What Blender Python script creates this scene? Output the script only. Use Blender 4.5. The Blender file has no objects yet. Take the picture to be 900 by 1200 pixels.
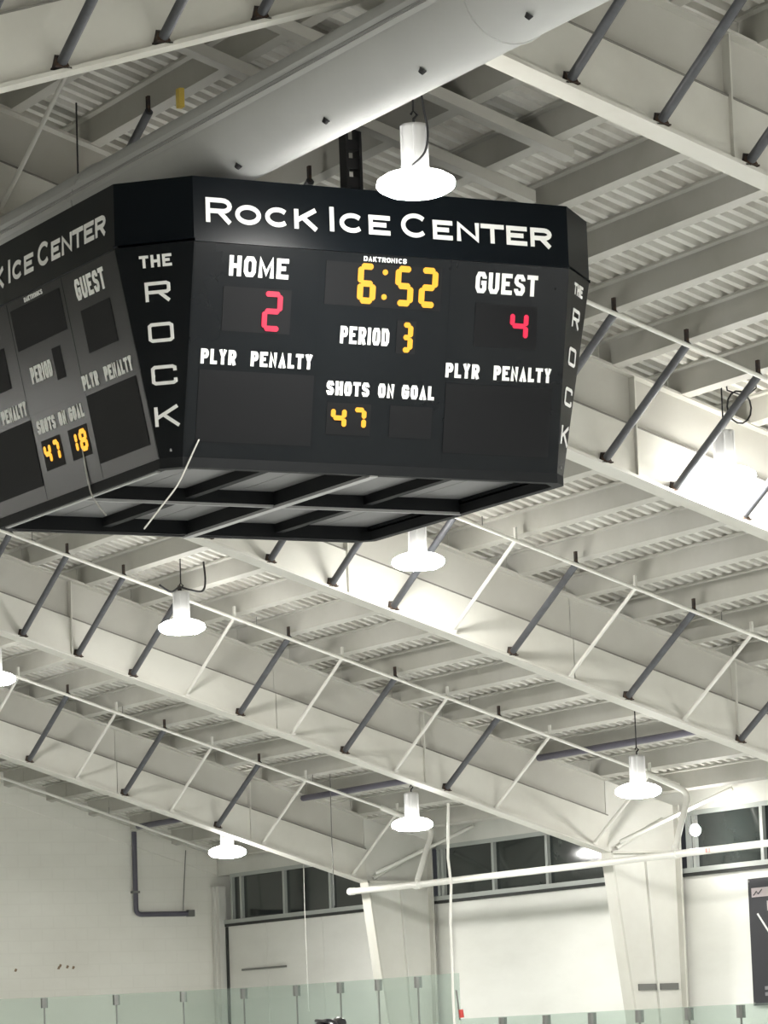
import bpy, math, random
from mathutils import Vector, Matrix
random.seed(7)
C = bpy.context.scene.collection
S = 7.0            # one bay between roof frames, metres
EYE = 1.75         # height of the camera above the ice

# ------------------------------------------------------------------ camera
cam_d = bpy.data.cameras.new('camera')
cam = bpy.data.objects.new('camera', cam_d); C.objects.link(cam)
R = Vector((0.88635995, -0.4616081, -0.03583292)); U = Vector((-0.03378053, -0.14166257, 0.98933846)); F = Vector((0.46176283, 0.87569954, 0.1411574))
cam.matrix_world = Matrix(((R.x, U.x, -F.x, 0), (R.y, U.y, -F.y, 0), (R.z, U.z, -F.z, EYE), (0, 0, 0, 1)))
cam_d.sensor_fit = 'VERTICAL'; cam_d.sensor_height = 24.0; cam_d.lens = 4463.06 / 1200 * 24.0
cam_d.clip_start = 0.1; cam_d.clip_end = 400
bpy.context.scene.camera = cam
# ------------------------------------------------------------------ world and exposure (all real light comes from the hall lamps)
w = bpy.data.worlds.new('night'); bpy.context.scene.world = w; w.use_nodes = True
w.node_tree.nodes['Background'].inputs[0].default_value = (0.55, 0.58, 0.62, 1)
w.node_tree.nodes['Background'].inputs[1].default_value = 0.02
vs = bpy.context.scene.view_settings
vs.view_transform = 'Standard'; vs.look = 'None'; vs.gamma = 1.0; vs.use_curve_mapping = False
vs.exposure = 1.42
LAMP = 80.0        # emission of the lamp lenses

# ------------------------------------------------------------------ measured layout, in bays
XR, SL, ZK, XK, Y1 = 1.6857, 0.3241, 0.3664, 3.7203, 3.1819
XW, YE = 3.8864, 8.2865
HB, HD = 0.135, 0.168      # purlin underside / roof deck above the rafter's lower flange
def X(x): return x * S
def Zm(z): return z * S + EYE
def zb(x):                 # rafter underside height in metres at x (bays), both slopes
    d = abs(x - XR)
    return Zm(ZK + SL * (XK - XR - d))
RIDGE = XR * S
def frame_y(k): return (Y1 + k - 1) * S

# ------------------------------------------------------------------ materials
def mat(name, col, rough=.6, metal=0., emit=None, strength=0., noise=None, spec=.5, bump=0.):
    m = bpy.data.materials.new(name); m.use_nodes = True
    nt = m.node_tree; b = nt.nodes['Principled BSDF']
    b.inputs['Base Color'].default_value = (*col, 1); b.inputs['Roughness'].default_value = rough
    b.inputs['Metallic'].default_value = metal; b.inputs['Specular IOR Level'].default_value = spec
    if emit:
        b.inputs['Emission Color'].default_value = (*emit, 1); b.inputs['Emission Strength'].default_value = strength
    if noise:
        col2, scale, lo, hi = noise[:4]
        tc = nt.nodes.new('ShaderNodeTexCoord'); n = nt.nodes.new('ShaderNodeTexNoise'); r = nt.nodes.new('ShaderNodeValToRGB')
        n.inputs['Scale'].default_value = scale; n.inputs['Detail'].default_value = 6; n.inputs['Roughness'].default_value = .62
        src = tc.outputs['Object']
        if len(noise) > 4:
            mp = nt.nodes.new('ShaderNodeMapping'); mp.inputs['Scale'].default_value = noise[4]
            nt.links.new(src, mp.inputs[0]); src = mp.outputs[0]
        nt.links.new(src, n.inputs['Vector'])
        r.color_ramp.elements[0].position = lo; r.color_ramp.elements[0].color = (*col2, 1)
        r.color_ramp.elements[1].position = hi; r.color_ramp.elements[1].color = (*col, 1)
        nt.links.new(n.outputs[0], r.inputs[0]); nt.links.new(r.outputs[0], b.inputs['Base Color'])
        if bump:
            bp = nt.nodes.new('ShaderNodeBump'); bp.inputs['Strength'].default_value = bump; bp.inputs['Distance'].default_value = .02
            nt.links.new(n.outputs[0], bp.inputs['Height']); nt.links.new(bp.outputs[0], b.inputs['Normal'])
    return m
M = dict(
    steel=mat('painted_steel', (.60, .59, .54), .55, noise=((.53, .515, .46), .9, .35, .6)),
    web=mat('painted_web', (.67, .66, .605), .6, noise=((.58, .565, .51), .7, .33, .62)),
    web_shaded=mat('painted_web_shaded', (.545, .535, .49), .6, noise=((.475, .46, .415), .7, .33, .62)),  # web tone darkened: the upper plates' shade is put into the colour
    seam_grey=mat('seam_shade', (.22, .21, .19), .8),  # shade tone for the line along the web seam
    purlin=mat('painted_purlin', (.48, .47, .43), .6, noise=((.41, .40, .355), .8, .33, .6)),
    deck=mat('roof_deck', (.66, .65, .60), .6, noise=((.48, .46, .41), 1.3, .36, .58)),
    brace=mat('dark_brace_pipe', (.075, .08, .09), .5, noise=((.05, .05, .055), 4, .4, .6)),
    light_brace=mat('pale_brace_rod', (.68, .67, .62), .5),
    rust=mat('rusty_clip', (.035, .026, .024), .85, noise=((.11, .06, .03), 9, .3, .5)),
    pipe=mat('white_pipe', (.78, .77, .72), .45),
    duct=mat('duct_fabric', (.56, .565, .56), .8, noise=((.51, .515, .51), .5, .35, .65)),
    seam=mat('duct_seam', (.34, .34, .335), .85),
    black=mat('black_rubber', (.015, .015, .017), .6),
    board=mat('black_board', (.0032, .0045, .006), .27, noise=((.005, .0065, .008), .8, .35, .65), spec=.165),
    header=mat('black_header', (.0032, .005, .007), .3, spec=.12),
    window=mat('display_window', (.0115, .012, .013), .6, spec=.08),
    dull=mat('dull_black_frame', (.006, .007, .008), .7, spec=.2),
    soffit=mat('silver_soffit', (.15, .15, .15), .5, .0),
    edge=mat('aluminium_edge', (.36, .36, .36), .4, .3),
    letter=mat('white_vinyl', (.86, .86, .84), .5),
    amber=mat('amber_led', (.1, .04, .0), .5, emit=(1.0, .44, .03), strength=.52),
    red=mat('red_led', (.1, .0, .01), .5, emit=(1.0, .016, .075), strength=.36),
    dim=mat('unlit_led', (.022, .023, .024), .6),
    lens=mat('lamp_lens', (.9, .9, .9), .4, emit=(1.0, .985, .94), strength=LAMP),
    reflector=mat('lamp_reflector', (.8, .8, .78), .4, emit=(1.0, .985, .94), strength=LAMP * .09),
    housing=mat('lamp_housing', (.62, .62, .62), .35, .25),
    wall=mat('wall_paint', (.88, .87, .81), .7, noise=((.79, .775, .71), .35, .33, .66, (1, 1, 1.6)), bump=.15),
    side=mat('side_panel_paint', (.82, .815, .775), .6, noise=((.70, .695, .65), .3, .34, .62, (1, .6, 2.2))),
    column=mat('column_paint', (.70, .695, .65), .55, noise=((.63, .62, .57), .8, .35, .6)),
    pane=mat('night_window_glass', (.010, .016, .015), .08, noise=((.03, .038, .036), .8, .4, .7)),
    mullion=mat('window_mullion', (.40, .42, .40), .5),
    dark_line=mat('dark_strip', (.03, .032, .03), .7),  # dark strips; the one under the sill is painted shadow
    ice=mat('ice', (.86, .88, .88), .3),
    dash=mat('dasher_white', (.8, .8, .8), .4),
    drain=mat('purple_grey_pipe', (.10, .095, .125), .5),
    banner=mat('banner_black', (.022, .022, .028), .6),
    pink=mat('banner_strip', (.48, .42, .43), .7),
    grey=mat('grey_print', (.22, .22, .23), .7),
    cord=mat('pale_cord', (.52, .51, .47), .7),
    clip=mat('steel_clip', (.20, .20, .19), .5, .4),
    yellow=mat('yellow_tag', (.42, .30, .05), .6),
    redtag=mat('red_tag', (.55, .06, .05), .6),
    faded_red=mat('faded_red_print', (.62, .36, .33), .6),
    chip_brown=mat('chipped_paint', (.26, .19, .12), .8),
    jersey=mat('dark_jersey', (.03, .032, .05), .8), skin=mat('skin', (.55, .36, .27), .55),
    plastic=mat('helmet_plastic', (.008, .008, .012), .25), pants=mat('hockey_pants', (.015, .015, .02), .8), sock=mat('hockey_sock', (.5, .5, .5), .8),
)
def glass_mat():
    m = bpy.data.materials.new('rink_glass'); m.use_nodes = True; nt = m.node_tree; nt.nodes.clear()
    o = nt.nodes.new('ShaderNodeOutputMaterial'); t = nt.nodes.new('ShaderNodeBsdfTransparent'); t.inputs[0].default_value = (.87, .925, .90, 1)
    d = nt.nodes.new('ShaderNodeBsdfDiffuse'); d.inputs[0].default_value = (.50, .56, .53, 1)
    g = nt.nodes.new('ShaderNodeBsdfGlossy'); g.inputs['Roughness'].default_value = .05
    a = nt.nodes.new('ShaderNodeMixShader'); a.inputs[0].default_value = .10
    b = nt.nodes.new('ShaderNodeMixShader'); b.inputs[0].default_value = .05
    nt.links.new(t.outputs[0], a.inputs[1]); nt.links.new(d.outputs[0], a.inputs[2])
    nt.links.new(a.outputs[0], b.inputs[1]); nt.links.new(g.outputs[0], b.inputs[2]); nt.links.new(b.outputs[0], o.inputs[0])
    return m
M['glass'] = glass_mat()
def block_joints(m, wd, ht, amount):                            # painted block courses faintly visible through the paint
    nt = m.node_tree; b = nt.nodes['Principled BSDF']; src = b.inputs['Base Color'].links[0].from_socket
    tc = nt.nodes.new('ShaderNodeTexCoord'); sp = nt.nodes.new('ShaderNodeSeparateXYZ'); cb = nt.nodes.new('ShaderNodeCombineXYZ')
    br = nt.nodes.new('ShaderNodeTexBrick'); mx = nt.nodes.new('ShaderNodeMixRGB'); mx.blend_type = 'MULTIPLY'; mx.inputs[0].default_value = amount
    br.inputs['Color1'].default_value = (1, 1, 1, 1); br.inputs['Color2'].default_value = (.88, .88, .87, 1); br.inputs['Mortar'].default_value = (.55, .54, .5, 1)
    br.inputs['Scale'].default_value = 1; br.inputs['Brick Width'].default_value = wd; br.inputs['Row Height'].default_value = ht; br.inputs['Mortar Size'].default_value = .012
    nt.links.new(tc.outputs['Object'], sp.inputs[0]); nt.links.new(sp.outputs[0], cb.inputs[0]); nt.links.new(sp.outputs[2], cb.inputs[1])
    nt.links.new(cb.outputs[0], br.inputs['Vector']); nt.links.new(src, mx.inputs[1]); nt.links.new(br.outputs[0], mx.inputs[2]); nt.links.new(mx.outputs[0], b.inputs['Base Color'])
block_joints(M['wall'], .4, .2, .06)

# ------------------------------------------------------------------ helpers
class MB:
    def __init__(s): s.v = []; s.f = []; s.sm = []
    def add(s, vs, fs, smooth=False):
        n = len(s.v); s.v += [tuple(v) for v in vs]; s.f += [tuple(i + n for i in f) for f in fs]; s.sm += [smooth] * len(fs); return s
    def hexa(s, a, b):                                        # two quads, corresponding corners
        s.add(list(a) + list(b), [(3, 2, 1, 0), (4, 5, 6, 7), (0, 1, 5, 4), (1, 2, 6, 5), (2, 3, 7, 6), (3, 0, 4, 7)]); return s
    def box(s, x0, x1, y0, y1, z0, z1):
        return s.hexa([(x0, y0, z0), (x1, y0, z0), (x1, y1, z0), (x0, y1, z0)], [(x0, y0, z1), (x1, y0, z1), (x1, y1, z1), (x0, y1, z1)])
    def slope(s, xa, xb, y0, y1, fa, fb):                     # a plate that follows the roof between xa and xb; fa, fb give lower and upper height
        p = lambda x, f: Zr(x) + f
        return s.hexa([(xa, y0, p(xa, fa)), (xb, y0, p(xb, fa)), (xb, y1, p(xb, fa)), (xa, y1, p(xa, fa))],
                      [(xa, y0, p(xa, fb)), (xb, y0, p(xb, fb)), (xb, y1, p(xb, fb)), (xa, y1, p(xa, fb))])
    def tube(s, pts, r, n=8, caps=True):
        pts = [Vector(p) for p in pts]; rr = r if isinstance(r, (list, tuple)) else [r] * len(pts)
        rings = []; ref = None
        for i, p in enumerate(pts):
            t = ((pts[min(i + 1, len(pts) - 1)] - pts[max(i - 1, 0)])).normalized()
            if ref is None: ref = Vector((0, 0, 1)) if abs(t.z) < .9 else Vector((1, 0, 0))
            a = (ref - t * ref.dot(t)).normalized(); b = t.cross(a); ref = a
            rings.append([p + (a * math.cos(2 * math.pi * k / n) + b * math.sin(2 * math.pi * k / n)) * rr[i] for k in range(n)])
        vs = [q for g in rings for q in g]; fs = []
        for i in range(len(pts) - 1):
            for k in range(n):
                fs.append((i * n + k, i * n + (k + 1) % n, (i + 1) * n + (k + 1) % n, (i + 1) * n + k))
        s.add(vs, fs, True)
        if caps: s.add(rings[0], [tuple(range(n))[::-1]]); s.add(rings[-1], [tuple(range(n))])
        return s
    def lathe(s, prof, n=24, c=(0, 0, 0), smooth=True):
        vs = [(c[0] + r * math.cos(2 * math.pi * k / n), c[1] + r * math.sin(2 * math.pi * k / n), c[2] + z) for r, z in prof for k in range(n)]
        fs = [(i * n + k, i * n + (k + 1) % n, (i + 1) * n + (k + 1) % n, (i + 1) * n + k) for i in range(len(prof) - 1) for k in range(n)]
        return s.add(vs, fs, smooth)
    def prism(s, poly, off):                                  # polygon (3-D points) extruded by a vector
        n = len(poly); a = [Vector(p) for p in poly]; b = [p + Vector(off) for p in a]
        return s.add(a + b, [tuple(range(n))[::-1], tuple(range(n, 2 * n))] + [(i, (i + 1) % n, n + (i + 1) % n, n + i) for i in range(n)])
    def build(s, name, m, parent=None):
        o3 = world_loc(parent) if parent else Vector((0, 0, 0))
        me = bpy.data.meshes.new(name); me.from_pydata([tuple(Vector(v) - o3) for v in s.v], [], s.f); me.update()
        for p, k in zip(me.polygons, s.sm): p.use_smooth = k
        me.materials.append(M[m] if isinstance(m, str) else m)
        o = bpy.data.objects.new(name, me); C.objects.link(o)
        if parent: o.parent = parent
        return o
def Zr(xm): return zb(xm / S)                                 # rafter underside, x in metres
def world_loc(o):
    l = Vector((0, 0, 0))
    while o: l += o.location; o = o.parent
    return l
def tag(o, label, cat, group=None, kind=None):
    if label: o['label'] = label
    if cat: o['category'] = cat
    if group: o['group'] = group
    if kind: o['kind'] = kind
    return o
def thing(name, label, cat, loc=(0, 0, 0), group=None):
    o = bpy.data.objects.new(name, None); C.objects.link(o); o.location = loc; o.empty_display_size = .2
    return tag(o, label, cat, group)
def struct(o): o['kind'] = 'structure'; return o
def struct_empty(name, loc=(0, 0, 0)):
    o = bpy.data.objects.new(name, None); C.objects.link(o); o.location = loc; return struct(o)
def link_copy(src, parent, loc=None):
    o = src.copy(); C.objects.link(o); o.parent = parent
    if loc is not None: o.location = loc
    return o
def copy_tree(src, loc):
    r = src.copy(); C.objects.link(r); r.location = loc
    for ch in src.children:
        if ch.name.split('.')[0] in ('drop_wire', 'power_cord'): continue
        c = link_copy(ch, r)
        for g in ch.children: link_copy(g, c)
    return r

# ------------------------------------------------------------------ setting: floor, walls, windows
XL = 2 * XR - XW                                              # left wall, mirrored about the ridge
WX, LX, EY, NY = X(XW), X(XL), YE * S, -9.0
struct(MB().box(LX - .3, WX + .3, NY, EY + .3, -.3, 0).build('floor', 'ice'))
SILL, HEAD = Zm(.3267), Zm(.4381)
def deck_z(x): return zb(x) + HD * S
ew = MB()
zl = deck_z(XW) + .1; zt = deck_z(XR) + .1
ew.prism([(LX - .3, EY, 0), (WX + .3, EY, 0), (WX + .3, EY, zl - .05), (RIDGE, EY, zt), (LX - .3, EY, zl - .05)], (0, .3, 0))
end_wall = struct(ew.build('wall_end', 'wall'))
# raised gable panel above the crack that follows the roof on the end wall
g = MB(); xa, xb = X(1.2 + .5), WX - .03
g.hexa([(xa, EY - .03, Zr(xa) + .127 * S), (xb, EY - .03, Zr(xb) + .127 * S), (xb, EY + .0, Zr(xb) + .127 * S), (xa, EY + .0, Zr(xa) + .127 * S)],
       [(xa, EY - .03, Zr(xa) + .19 * S), (xb, EY - .03, Zr(xb) + .19 * S), (xb, EY + .0, Zr(xb) + .19 * S), (xa, EY + .0, Zr(xa) + .19 * S)])
g.build('gable_panel', 'wall', end_wall)
struct(MB().box(LX - .3, LX, NY, EY, 0, zl).build('wall_left', 'wall'))
nw = MB(); nw.prism([(LX - .3, NY, 0), (WX + .3, NY, 0), (WX + .3, NY, zl - .05), (RIDGE, NY, zt), (LX - .3, NY, zl - .05)], (0, -.3, 0))
struct(nw.build('wall_near', 'wall'))
# side wall: panels under the windows (each its own part), a head band above them
side = struct(MB().box(WX + .06, WX + .3, NY, EY, 0, SILL - .06).build('wall_right', 'side'))
py = EY - .7
seams = [EY, 8.03 * S, 7.74 * S, 7.46 * S, 7.2 * S, 6.2 * S, 5.9 * S, 5.2 * S, 4.2 * S, 3.2 * S, 1.0 * S, NY]
for a, b in zip(seams, seams[1:]):
    MB().box(WX, WX + .06, b + .006, a - .006, 0, SILL - .07).build('wall_panel', 'side', side)
MB().box(WX - .02, WX + .3, NY, EY, HEAD, zl).build('head_band', 'column', side)
MB().box(WX - .035, WX + .3, NY, EY, SILL - .075, SILL - .03).build('sill_shadow_strip', 'dark_line', side)  # dark strip added in place of the shadow under the sill
MB().box(WX - .05, WX + .3, NY, EY, SILL - .03, SILL + .035).build('sill', 'mullion', side)
bays = [(EY - .55, frame_y(5) + .38, [8.157, 7.927, 7.69]), (frame_y(5) - .06, frame_y(4) + .38, [7.155, 6.935, 6.711, 6.47]), (frame_y(4) - .06, frame_y(3) + .38, [6.15, 5.916, 5.68, 5.44]), (frame_y(3) - .06, frame_y(2), [4.9, 4.7, 4.4])]
for i, (a, b, ms) in enumerate(bays):
    wn = struct_empty('window_%d' % (i + 1), (WX, (a + b) / 2, SILL))
    ys = sorted([b] + [m * S for m in ms if b < m * S < a] + [a])
    MB().box(WX - .03, WX + .05, ys[0] - .05, ys[-1] + .05, HEAD - .05, HEAD + .01).build('window_frame', 'mullion', wn)
    for y in ys: MB().box(WX - .03, WX + .05, y - .035, y + .035, SILL + .03, HEAD - .04).build('mullion', 'mullion', wn)
    for p, q in zip(ys, ys[1:]): MB().box(WX + .02, WX + .035, p + .035, q - .035, SILL + .03, HEAD - .045).build('pane', 'pane', wn)
# corner posts where end and side wall meet
cp = struct_empty('trim_1', (WX, EY, 0))
MB().box(WX - .13, WX - .001, EY - .26, EY - .001, 0, zb(XW) + .1 * S).build('corner_post', 'column', cp)
MB().box(WX - .17, WX - .13, EY - .16, EY - .06, 0, zb(XW) + .1 * S).build('post_flange', 'column', cp)
MB().box(WX - .04, WX - .001, EY - .33, EY - .295, 0, SILL - .08).build('post_edge', 'dark_line', cp)

# ------------------------------------------------------------------ setting: roof deck and purlins
ceiling = struct_empty('ceiling', (RIDGE, 40, Zm(.9)))
bay_y = [NY, frame_y(-1), frame_y(0)] + [frame_y(k) for k in range(1, 6)] + [EY]
PITCH = .195
for side_k in (1, -1):
    for y0, y1 in zip(bay_y, bay_y[1:]):
        vs = []; fs = []; n = max(1, round((y1 - y0) / PITCH)); p = (y1 - y0) / n
        ys = []
        for i in range(n): ys += [(y0 + i * p, 0), (y0 + (i + .40) * p, 0), (y0 + (i + .52) * p, .07), (y0 + (i + .90) * p, .07)]
        ys.append((y1, 0))
        xs = [RIDGE, RIDGE + side_k * (WX + .3 - RIDGE)]
        for y, dz in ys:
            for x in xs: vs.append((x, y, deck_z(x / S) + dz))
        fs = [(2 * i, 2 * i + 1, 2 * i + 3, 2 * i + 2) for i in range(len(ys) - 1)]
        MB().add(vs, fs).build('deck_sheet', 'deck', ceiling)
def purlin_mesh(x, y0, y1, sg):
    zb0 = zb(x) + HB * S; h = (HD - HB) * S - .004; xm = X(x); t = .008; fw = .088; lip = .022
    dz = -SL * sg * sg                                         # slope falls away from the ridge
    P = lambda u, v: (xm + sg * u, y0, zb0 + v + dz * u)
    prof = [P(0, 0), P(fw, 0), P(fw, lip), P(fw - t, lip), P(fw - t, t), P(t, t), P(t, h), P(-.06, h), P(-.06, h - lip), P(-.06 + t, h - lip), P(-.06 + t, h - t), P(0, h - t)]
    return MB().prism(prof if sg > 0 else prof[::-1], (0, y1 - y0, 0))
p_bays = [frame_y(-1), frame_y(0), frame_y(1), frame_y(2), frame_y(3), frame_y(4), frame_y(5), EY - 2.1]
PX = [2.551 + .1045 * n for n in range(-8, 13)]
for y0, y1 in zip(p_bays, p_bays[1:]):
    for x in PX: purlin_mesh(x, y0 + .27, y1 + .25, 1).build('purlin', 'purlin', ceiling)
for y0, y1 in zip(p_bays[:4], p_bays[1:4]):
    for x in PX[:9]: purlin_mesh(2 * XR - x, y0 + .27, y1 + .25, -1).build('purlin', 'purlin', ceiling)
# the last foreshortened bay against the end wall
for x in PX: purlin_mesh(x, EY - 1.84, EY - 1.0, 1).build('purlin', 'purlin', ceiling)

# ------------------------------------------------------------------ roof frames
frame_label = {1: 'nearest white steel roof frame, crossing above the duct in front of the scoreboard',
               2: 'white steel roof frame passing directly behind the right end of the scoreboard',
               3: 'white steel roof frame whose underside runs from below the scoreboard to the right edge',
               4: 'white steel roof frame landing on the wide column beside the dark banner',
               5: 'farthest white steel roof frame, landing on the column nearest the back corner'}
def brace_mb(r): return MB().tube([(0, .05, .03), (0, -.205 * S, .119 * S)], r, 8)
brace_src = {}
for k in range(1, 6):
    y = frame_y(k)
    fr = thing('roof_frame', frame_label[k], 'rafter', (X(XK), y, 0), 'steel roof frames across the hall')
    for sg in (1, -1):
        mx = lambda x: x if sg > 0 else 2 * XR - x
        joints = [XR] + [j + {1: .1, 2: -.015, 3: .07, 4: .03, 5: .15}[k] for j in (2.0, 2.3, 2.6, 3.0, 3.3)] + [XK]
        for a, b in zip(joints, joints[1:]):
            xa, xb = X(mx(a)), X(mx(b)); e = .005 * (1 if xb > xa else -1)
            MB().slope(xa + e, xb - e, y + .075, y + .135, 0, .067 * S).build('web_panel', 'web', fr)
            MB().slope(xa + e, xb - e, y + .13, y + .15, .0695 * S, HB * S).build('web_panel', 'web_shaded', fr)
        xa, xb = X(XR), X(mx(XK))
        MB().slope(xa, xb, y + .066, y + .13, .0668 * S, .0690 * S).build('seam_shade_strip', 'seam_grey', fr)  # dark strip added to draw the shaded line at the web seam
        MB().slope(xa, xb, y, y + .26, -.028, 0).build('bottom_flange', 'steel', fr)
        MB().slope(xa, xb, y + .02, y + .26, HB * S - .012, HB * S + .012).build('top_flange', 'steel', fr)
        for a in joints[1:-1:2]:
            MB().slope(X(mx(a)) - .006, X(mx(a)) + .006, y + .03, y + .135, 0, .132 * S).build('stiffener', 'web', fr)
        # braces from the lower flange up to the purlins
        ns = {1: range(-8, 0), 2: range(-8, 8), 3: range(-3, 11), 4: range(-2, 12), 5: range(-1, 12)}[k]
        if sg < 0: ns = range(-8, 0) if k == 1 else []
        for n in ns:
            if n == 10 and k > 3 or (k == 2 and n in (-6, 6, 7)): continue
            x = 2.536 + .1045 * n; dark = not (n >= 3 and n % 2 == 1); x = mx(x)
            if k == 2 and n == -8: dark = False
            key = 'dark' if dark else 'light'
            if key not in brace_src:
                brace_src[key] = brace_mb(.037 if dark else .021).build('brace', 'brace' if dark else 'light_brace'); brace_src[key].parent = fr
                brace_src[key].location = (X(x) - X(XK), 0, Zr(X(x)))
                b = brace_src[key]
            else: b = link_copy(brace_src[key], fr, (X(x) - X(XK), 0, Zr(X(x))))
            if not dark: b['label'] = 'thin white brace'
            c = MB()
            if dark:
                c.box(-.06, .06, -.0, .105, 0, .012); c.hexa([(-.045, .0, .014), (.045, 0, .014), (.055, .1, .014), (-.055, .1, .014)], [(-.03, .04, .085), (.03, .04, .085), (.03, .1, .12), (-.03, .1, .12)])
            else: c.box(-.03, .03, .0, .09, 0, .03)
            c.box(-.012, .012, -.206 * S, -.200 * S, .118 * S, .138 * S)
            if ('clip', key) not in brace_src:
                me_o = MB(); me_o.v = c.v; me_o.f = c.f; me_o.sm = c.sm
                o = me_o.build('brace_clip', 'rust' if dark else 'light_brace'); brace_src[('clip', key)] = o; o.parent = b
            else: link_copy(brace_src[('clip', key)], b)
    # haunch and tapering column on the right-hand wall
    knee = zb(XK); top = lambda x: zb(x) + HB * S
    xo = WX - .12
    base_in = WX - .62
    MB().hexa([(X(XK), y + .12, knee), (xo, y + .12, knee), (xo, y + .14, knee), (X(XK), y + .14, knee)],
              [(X(XK), y + .12, top(XK)), (xo, y + .12, top(xo / S)), (xo, y + .14, top(xo / S)), (X(XK), y + .14, top(XK))]).build('knee_panel', 'column', fr)
    mid_t, mid_b = X(3.80), WX - .36
    MB().hexa([(base_in, y + .12, 0), (mid_b - .006, y + .12, 0), (mid_b - .006, y + .14, 0), (base_in, y + .14, 0)],
              [(X(XK), y + .12, knee), (mid_t - .006, y + .12, knee), (mid_t - .006, y + .14, knee), (X(XK), y + .14, knee)]).build('column_web', 'column', fr)
    MB().hexa([(mid_b + .006, y + .12, 0), (xo, y + .12, 0), (xo, y + .14, 0), (mid_b + .006, y + .14, 0)],
              [(mid_t + .006, y + .12, knee), (xo, y + .12, knee), (xo, y + .14, knee), (mid_t + .006, y + .14, knee)]).build('column_web', 'column', fr)
    MB().hexa([(mid_b - .01, y + .06, 0), (mid_b + .01, y + .06, 0), (mid_b + .01, y + .12, 0), (mid_b - .01, y + .12, 0)],
              [(mid_t - .01, y + .06, knee), (mid_t + .01, y + .06, knee), (mid_t + .01, y + .12, knee), (mid_t - .01, y + .12, knee)]).build('column_stiffener', 'column', fr)
    MB().hexa([(base_in - .03, y, 0), (base_in, y, 0), (base_in, y + .26, 0), (base_in - .03, y + .26, 0)],
              [(X(XK) - .03, y, knee), (X(XK), y, knee), (X(XK), y + .26, knee), (X(XK) - .03, y + .26, knee)]).build('inner_flange', 'steel', fr)
    MB().box(xo, xo + .03, y, y + .26, 0, top(xo / S)).build('outer_flange', 'steel', fr)
    MB().box(X(XK) - .02, xo, y + .01, y + .12, knee - .03, knee).build('knee_plate', 'steel', fr)
    MB().tube([(X(XK) + .1, y + .06, knee + .04), (WX - .3, y + .1, knee + .42)], .03, 6).build('knee_rib', 'column', fr)
    MB().tube([(X(3.73), y - .1, Zm(.382)), (X(3.875), y - 1.3, Zm(.470))], .03, 6).build('eave_brace', 'column', fr)
    for (a, b) in ((3.774, 3.816), (3.822, 3.862)):
        if k == 4: MB().box(X(a), X(b), y + .095, y + .12, Zm(.104), Zm(.116)).build('strap_plate', 'clip', fr)

# ------------------------------------------------------------------ support beams and hoist over the scoreboard
for (yy, xa, xb, lab) in ((3.616, 1.74, 2.16, 'pale channel beam under the purlins, nearer of the two above the scoreboard'), (3.774, 1.74, 2.20, 'pale channel beam under the purlins, farther of the two above the scoreboard')):
    t = thing('support_beam', lab, 'beam', (X(xa), yy * S, Zr(X(xa)) + .12 * S), 'beams carrying the scoreboard')
    MB().slope(X(xa), X(xb), yy * S - .075, yy * S - .06, HB * S - .10, HB * S - .002).build('beam_web', 'purlin', t)
    MB().slope(X(xa), X(xb), yy * S - .06, yy * S + .06, HB * S - .10, HB * S - .088).build('beam_flange', 'purlin', t)
hz0, hz1 = Zm(.9078), zb(1.972) + HB * S - .17
hx, hy = X(1.972), 3.79 * S
t = thing('hoist_mast', 'dark rusty hoist mast standing on top of the scoreboard beside the duct', 'mast', (hx, hy, hz0))
for dx in (-.06, .06):
    MB().box(hx + dx - .012, hx + dx + .012, hy - .06, hy + .06, hz0, hz1 + .3).build('side_rail', 'black', t)
for i in range(6):
    z = hz0 + .08 + i * (hz1 - hz0) / 6.2
    MB().box(hx - .05, hx + .05, hy - .045, hy + .05, z, z + .085).build('chain_link', 'black', t)
MB().tube([(hx + .09, hy, hz0), (hx + .1, hy, hz0 + .2), (hx + .075, hy, hz0 + .27)], .02, 6).build('rusty_hook', 'rust', t)
MB().box(hx - .02, hx + .2, hy - .06, hy + .06, hz0, hz0 + .035).build('foot_plate', 'housing', t)

# ------------------------------------------------------------------ air duct under the ridge
DX, DZ, DR = X(1.70), Zm(.9615), .0481 * S
t = thing('air_duct', 'long grey fabric air duct running under the roof ridge above the scoreboard', 'duct', (DX, 26, DZ))
n = 40; y0, y1 = 6.0, 44.0
cuts = [6.0, 13.5, 20.6, 27.0, 33.0, 39.0, 44.0]
for a, b in zip(cuts, cuts[1:]):
    m = MB(); vs = []; 
    for y in (a + .004, b - .004):
        for i in range(n):
            an = 2 * math.pi * i / n; vs.append((DX + DR * math.cos(an), y, DZ + DR * math.sin(an)))
    m.add(vs, [(i, (i + 1) % n, n + (i + 1) % n, n + i) for i in range(n)], True).build('duct_section', 'duct', t)
m = MB(); m.add([(DX + DR * math.cos(2 * math.pi * i / n), y1, DZ + DR * math.sin(2 * math.pi * i / n)) for i in range(n)], [tuple(range(n))]).build('duct_end', 'duct', t)
for y in cuts[1:-1]: MB().tube([(DX + (DR + .003) * math.cos(2 * math.pi * i / n), y, DZ + (DR + .003) * math.sin(2 * math.pi * i / n)) for i in range(n + 1)], .008, 5, False).build('duct_joint', 'duct', t)
def smooth(pts, n=5):                                           # Catmull-Rom through the points
    P = [Vector(p) for p in pts]; P = [P[0]] + P + [P[-1]]; out = []
    for i in range(1, len(P) - 2):
        for j in range(n):
            t_ = j / n; a, b, c, d = P[i - 1:i + 3]
            out.append(.5 * (2 * b + (c - a) * t_ + (2 * a - 5 * b + 4 * c - d) * t_ ** 2 + (3 * b - a - 3 * c + d) * t_ ** 3))
    return out + [P[-1]]
def on_duct(an, r=DR): return DX + r * math.cos(math.radians(an)), DZ + r * math.sin(math.radians(an))
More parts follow.
